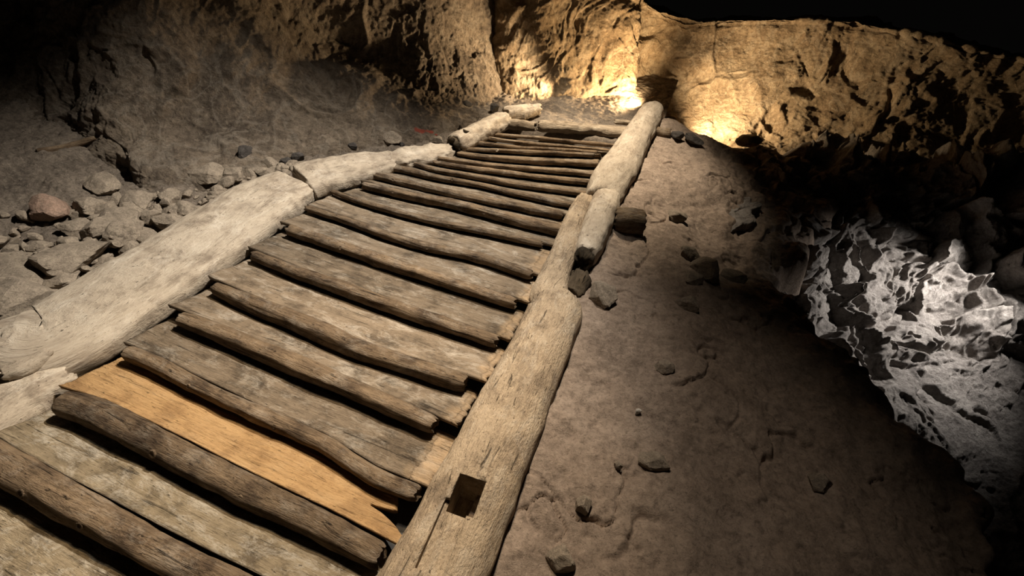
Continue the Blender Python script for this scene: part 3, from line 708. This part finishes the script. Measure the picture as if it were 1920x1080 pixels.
for i, px, py in ((0, 85, 905), (0, 190, 965), (0, 268, 1005), (1, 258, 815), (1, 312, 842), (1, 470, 925), (2, 365, 720), (2, 520, 798), (3, 575, 692), (3, 690, 745), (4, 505, 590), (4, 700, 665), (6, 640, 468), (7, 800, 466), (8, 840, 421), (11, 846, 338)):
    stud(poles[i], 'knot', px, py, i, .011 if i < 2 else .008, M_pole)
for px, py in ((893, 627), (912, 634)): stud(poles[5], 'peg_hole', px, py, 5, .006, M_rot, 'dark round peg hole')

# ------------------------------------------------------------------ stones
def stone_mesh(seed, sub=3, cuts=17):
    r = random.Random(seed)
    bm = bmesh.new(); bmesh.ops.create_icosphere(bm, subdivisions=sub, radius=1.0)
    V = np.array([v.co[:] for v in bm.verts]); F = [[v.index for v in f.verts] for f in bm.faces]; bm.free()
    rad = np.full(len(V), 1.0)
    for _ in range(cuts):
        n = np.array([r.gauss(0, 1), r.gauss(0, 1), r.gauss(0, 1)]); n /= np.linalg.norm(n)
        d = r.uniform(.48, .85); c = V @ n
        rad = np.where(c > 0.05, np.minimum(rad, d / np.maximum(c, .05)), rad)
    V = V * rad[:, None]
    V = V * (1 + 0.06 * fbm(V * 2.6 + seed, 4))[:, None]
    return V, F
SM = [stone_mesh(100 + k, 4) for k in range(14)]
SM_lo = [stone_mesh(200 + k, 3) for k in range(10)]
def rotm(rz, rx, ry):
    return np.array(Matrix.Rotation(rz, 3, 'Z') @ Matrix.Rotation(rx, 3, 'X') @ Matrix.Rotation(ry, 3, 'Y'))
def gn(w, s):
    a = np.array([w]); b = np.array([s])
    return float((right_ground if w > .2 else left_ground)(a, b)[0])
def stone_at(w, s, n, sx, sy, sz, k, material, label, group=None, name='stone', yaw=0, tilt=(0, 0), meshes=SM):
    V, F = meshes[k % len(meshes)]
    V = (V * np.array([sx, sy, sz])) @ rotm(yaw, *tilt).T
    V = V + np.array([w, s, n - V[:, 2].min()])
    o = link(name, WA(V), F, material, None, W(w, s, n), smooth_shade=False)
    return tag(o, label, 'stone', group)
def stone_px(px, py, wpx, hpx, k, material, label, sink=.35, yaw=0, tilt=(0, 0), group=None, depth=None):
    p = ST(px, py, 0.0)
    for _ in range(3): p = ST(px, py, float(np.clip(gn(p[0], p[1]), -0.09, 0.4)))
    d = np.linalg.norm(W(*p) - CAM); m = d / FPX
    sx = wpx * m / 2 * 1.12; sz = hpx * m / 2 * 1.15; sy = (depth or (sx + sz) / 2)
    return stone_at(p[0], p[1], p[2] - sink * 2 * sz * .8, sx, sy, sz, k, material, label, group, yaw=yaw, tilt=tilt)
BIG = [
    (98, 402, 52, 32, 0, M_redstone, 'reddish rounded stone standing out on the upper left rubble', .15),
    (50, 575, 105, 50, 1, M_stone, 'big flat boulder at the left edge above the side beam', .2),
    (92, 572, 40, 30, 2, M_stone, 'stone leaning on the right side of the left edge boulder', .2),
    (128, 492, 120, 36, 3, M_stone, 'long slab with a dark shaded front in the left rubble', .25),
    (118, 518, 90, 24, 4, M_stone, 'pale flat slab lying in front of the long shaded slab', .3),
    (60, 540, 80, 28, 5, M_stone, 'low stone behind the left edge boulder', .3),
    (30, 500, 80, 26, 6, M_stone, 'flat stone at the left edge level with the long slab', .3),
    (20, 545, 50, 26, 7, M_stone, 'rounded stone at the left edge just above the boulder', .3),
    (245, 448, 70, 36, 8, M_stone, 'block of stone next to the broad side beam', .2),
    (270, 452, 50, 22, 9, M_stone, 'wedge stone touching the broad side beam', .2),
    (185, 442, 50, 28, 10, M_stone, 'squarish stone in the middle of the left rubble', .2),
    (150, 438, 52, 24, 11, M_stone, 'low stone left of the squarish stone', .25),
    (132, 464, 40, 20, 12, M_stone, 'small block in front of the low stone in the rubble', .2),
    (228, 418, 70, 30, 13, M_stone, 'flat plate of stone behind the block by the beam', .3),
    (170, 395, 60, 26, 1, M_stone, 'tilted plate right of the reddish stone', .25),
    (205, 398, 44, 26, 4, M_stone, 'pointed stone beside the tilted plate', .2),
    (255, 404, 46, 24, 6, M_stone, 'angular stone in the upper middle of the rubble', .2),
    (290, 415, 30, 26, 3, M_stone, 'upright small stone near the rubble centre', .15),
    (325, 424, 60, 26, 5, M_stone, 'dark-sided stone tucked against the broad beam', .2),
    (262, 385, 60, 22, 2, M_stone, 'long low stone at the foot of the left wall', .25),
    (190, 352, 66, 22, 9, M_stone, 'half-buried ledge stone on the upper left slope', .35),
    (320, 375, 44, 22, 7, M_stone, 'stone below the pale bulge of the left wall', .2),
    (350, 398, 40, 20, 0, M_stone, 'small stone close behind the broad beam', .2),
    (395, 340, 60, 30, 10, M_stone, 'dim stone under the left wall left of the black one', .2),
    (470, 311, 26, 36, 8, M_darkstone, 'black pointed stone leaning on the left wall', .05),
    (506, 318, 34, 30, 12, M_stone, 'dark grey stone right of the black pointed stone', .15),
    (440, 338, 46, 26, 11, M_stone, 'grey stone below the black pointed stone', .2),
    (540, 307, 22, 14, 5, M_darkstone, 'small dark stone behind the bend of the side beams', .15),
    (560, 302, 22, 20, 3, M_darkstone, 'dark stone at the wall foot above the beam joint', .15),
    (714, 262, 20, 13, 6, M_stone, 'stone block on the gravel above the crumbled timber', .2),
    (735, 263, 44, 22, 2, M_stone, 'larger tan block on the gravel left of the round side log', .25),
    (754, 276, 13, 13, 4, M_darkstone, 'little dark stone just behind the pale bending beam', .15),
    (822, 270, 24, 16, 1, M_stone, 'pale pointed stone left of the rotten log end', .1),
    (810, 278, 22, 9, 7, M_stone, 'flat pale stone beside the crumbled timber', .2),
    (926, 211, 16, 20, 3, M_darkstone, 'dark upright stone at the corner above the round side log', .05),
    (912, 222, 18, 14, 9, M_darkstone, 'dark stone behind the top of the round side log', .1)]
for k, (px, py, a, b, mk, m, lab, sk) in enumerate(BIG):
    stone_px(px, py, a, b, mk, m, lab, sk, yaw=random.uniform(-.5, .5), tilt=(random.uniform(-.2, .2), random.uniform(-.15, .15)), group='large stones on the left rubble')
RIGHT = [
    (1195, 773, 13, 13, 3, M_white, 'small white pebble on the sandy bank', .2),
    (1226, 868, 62, 36, 5, M_stone, 'half-buried flat stone in the middle of the sandy bank', .4),
    (1092, 948, 32, 40, 7, M_stone, 'cracked stone set in the sand right of the long beam', .45),
    (1158, 873, 16, 12, 2, M_stone, 'little stone left of the half-buried flat stone', .3),
    (1246, 692, 34, 28, 9, M_stone, 'dim pointed stone up the sandy bank', .5),
    (1048, 1050, 50, 44, 11, M_stone, 'stone sunk in the sand at the bottom edge beside the beam', .5),
    (1288, 574, 50, 34, 1, M_stone, 'rounded stone on the shaded upper sandy bank', .4),
    (1266, 410, 36, 18, 12, M_stone, 'splinter-shaped stone on the dark slope', .1),
    (1290, 478, 40, 30, 0, M_stone, 'dark stone at the left end of the row across the slope', .45),
    (1322, 508, 60, 40, 8, M_stone, 'largest stone of the row across the dark slope', .45),
    (1372, 520, 60, 22, 6, M_stone, 'flat dark stone right of the largest row stone', .45),
    (1300, 525, 44, 20, 10, M_stone, 'low dark stone below the largest row stone', .45),
    (1268, 258, 30, 17, 4, M_darkstone, 'dark stone on the rim right of the cross log end', .15),
    (1298, 266, 36, 15, 2, M_darkstone, 'second dark stone on the rim in front of the bright recess', .2),
    (1402, 273, 40, 20, 9, M_stone, 'rounded brown boulder on the rim under the bright rock', .15),
    (1130, 560, 60, 50, 13, M_stone, 'grey rock wedged below the rotten wood stub', .35),
    (1535, 905, 44, 34, 5, M_stone, 'dim stone deep in the shade of the sandy bank', .5)]
for k, (px, py, a, b, mk, m, lab, sk) in enumerate(RIGHT):
    stone_px(px, py, a, b, mk, m, lab, sk, yaw=random.uniform(-.6, .6), tilt=(random.uniform(-.2, .2), random.uniform(-.15, .15)), group='stones on the right bank')
# countless alike small stones of the left rubble
placed = 0; rr = random.Random(5)
while placed < 280:
    t = rr.random()
    px = rr.uniform(-20, 560); 
    yb = np.interp(px, [-20, 0, 130, 260, 400, 480, 560], [640, 628, 552, 468, 380, 336, 312]); yt = np.interp(px, [-20, 150, 300, 400, 560], [420, 385, 360, 350, 300])
    py = yb - (yb - yt) * rr.random() ** 1.2
    p = ST(px, py, -.03)
    if p[0] > LEFT_OUT(p[1]) - 0.02: continue
    n = gn(p[0], p[1]); sz = rr.choice([.010, .013, .016, .020, .026, .034]) * rr.uniform(.8, 1.2)
    stone_at(p[0], p[1], n - sz * .35, sz * rr.uniform(1.0, 1.7), sz * rr.uniform(.8, 1.3), sz * rr.uniform(.6, 1.0), rr.randrange(10), M_stone,
             'small angular grey-brown stone among the rubble left of the staircase', 'small stones of the left rubble', 'small_stone', rr.uniform(0, 6.28), (rr.uniform(-.4, .4), rr.uniform(-.4, .4)), SM_lo)
    placed += 1
# things lying on or set in the left slope and wall, found by where the rock surface is
dg = bpy.context.evaluated_depsgraph_get(); dg.update()
def surf(px, py):
    r = ray(px, py); r = r / np.linalg.norm(r)
    ok, loc, nor, *_ = scene.ray_cast(dg, Vector(CAM), Vector(r))
    return toS(np.array(loc)), np.array(nor)
def laid(name, pix, r, material, label, cat, seed, lift=.3):
    C = []
    for x, y in pix:
        q, nr_ = surf(x, y); dn = np.array([nr_ @ EW, nr_ @ ES, nr_ @ EN]); C.append(q + dn * r * lift)
    o = log(name, np.array(C), [r] * (len(C) - 1) + [r * .6], [r] * (len(C) - 1) + [r * .6], material, rings=40, seg=14, wob=.2, rag=.01, seed=seed, lump=.002)
    tag(o, label, cat)
laid('stick', [(68, 284), (105, 279), (140, 271), (180, 258)], .014, M_pole, 'dark stick half buried across the dim upper left slope', 'stick', 71, -.1)
laid('twig', [(864, 235), (870, 243), (881, 246)], .006, M_rot, 'little dark bent twig on the sand beside the round side log', 'twig', 72, .8)
for px, py, sx, sz, k, m, lab in ((876, 193, .040, .018, 2, M_darkstone, 'dark shallow stone lodged in the left wall near the corner'), (662, 272, .035, .022, 5, M_darkstone, 'dark stone at the foot of the left wall above the pale bending beam')):
    q, _n2 = surf(px, py)
    stone_at(q[0], q[1], q[2] - sz, sx, sx * .8, sz, k, m, lab)
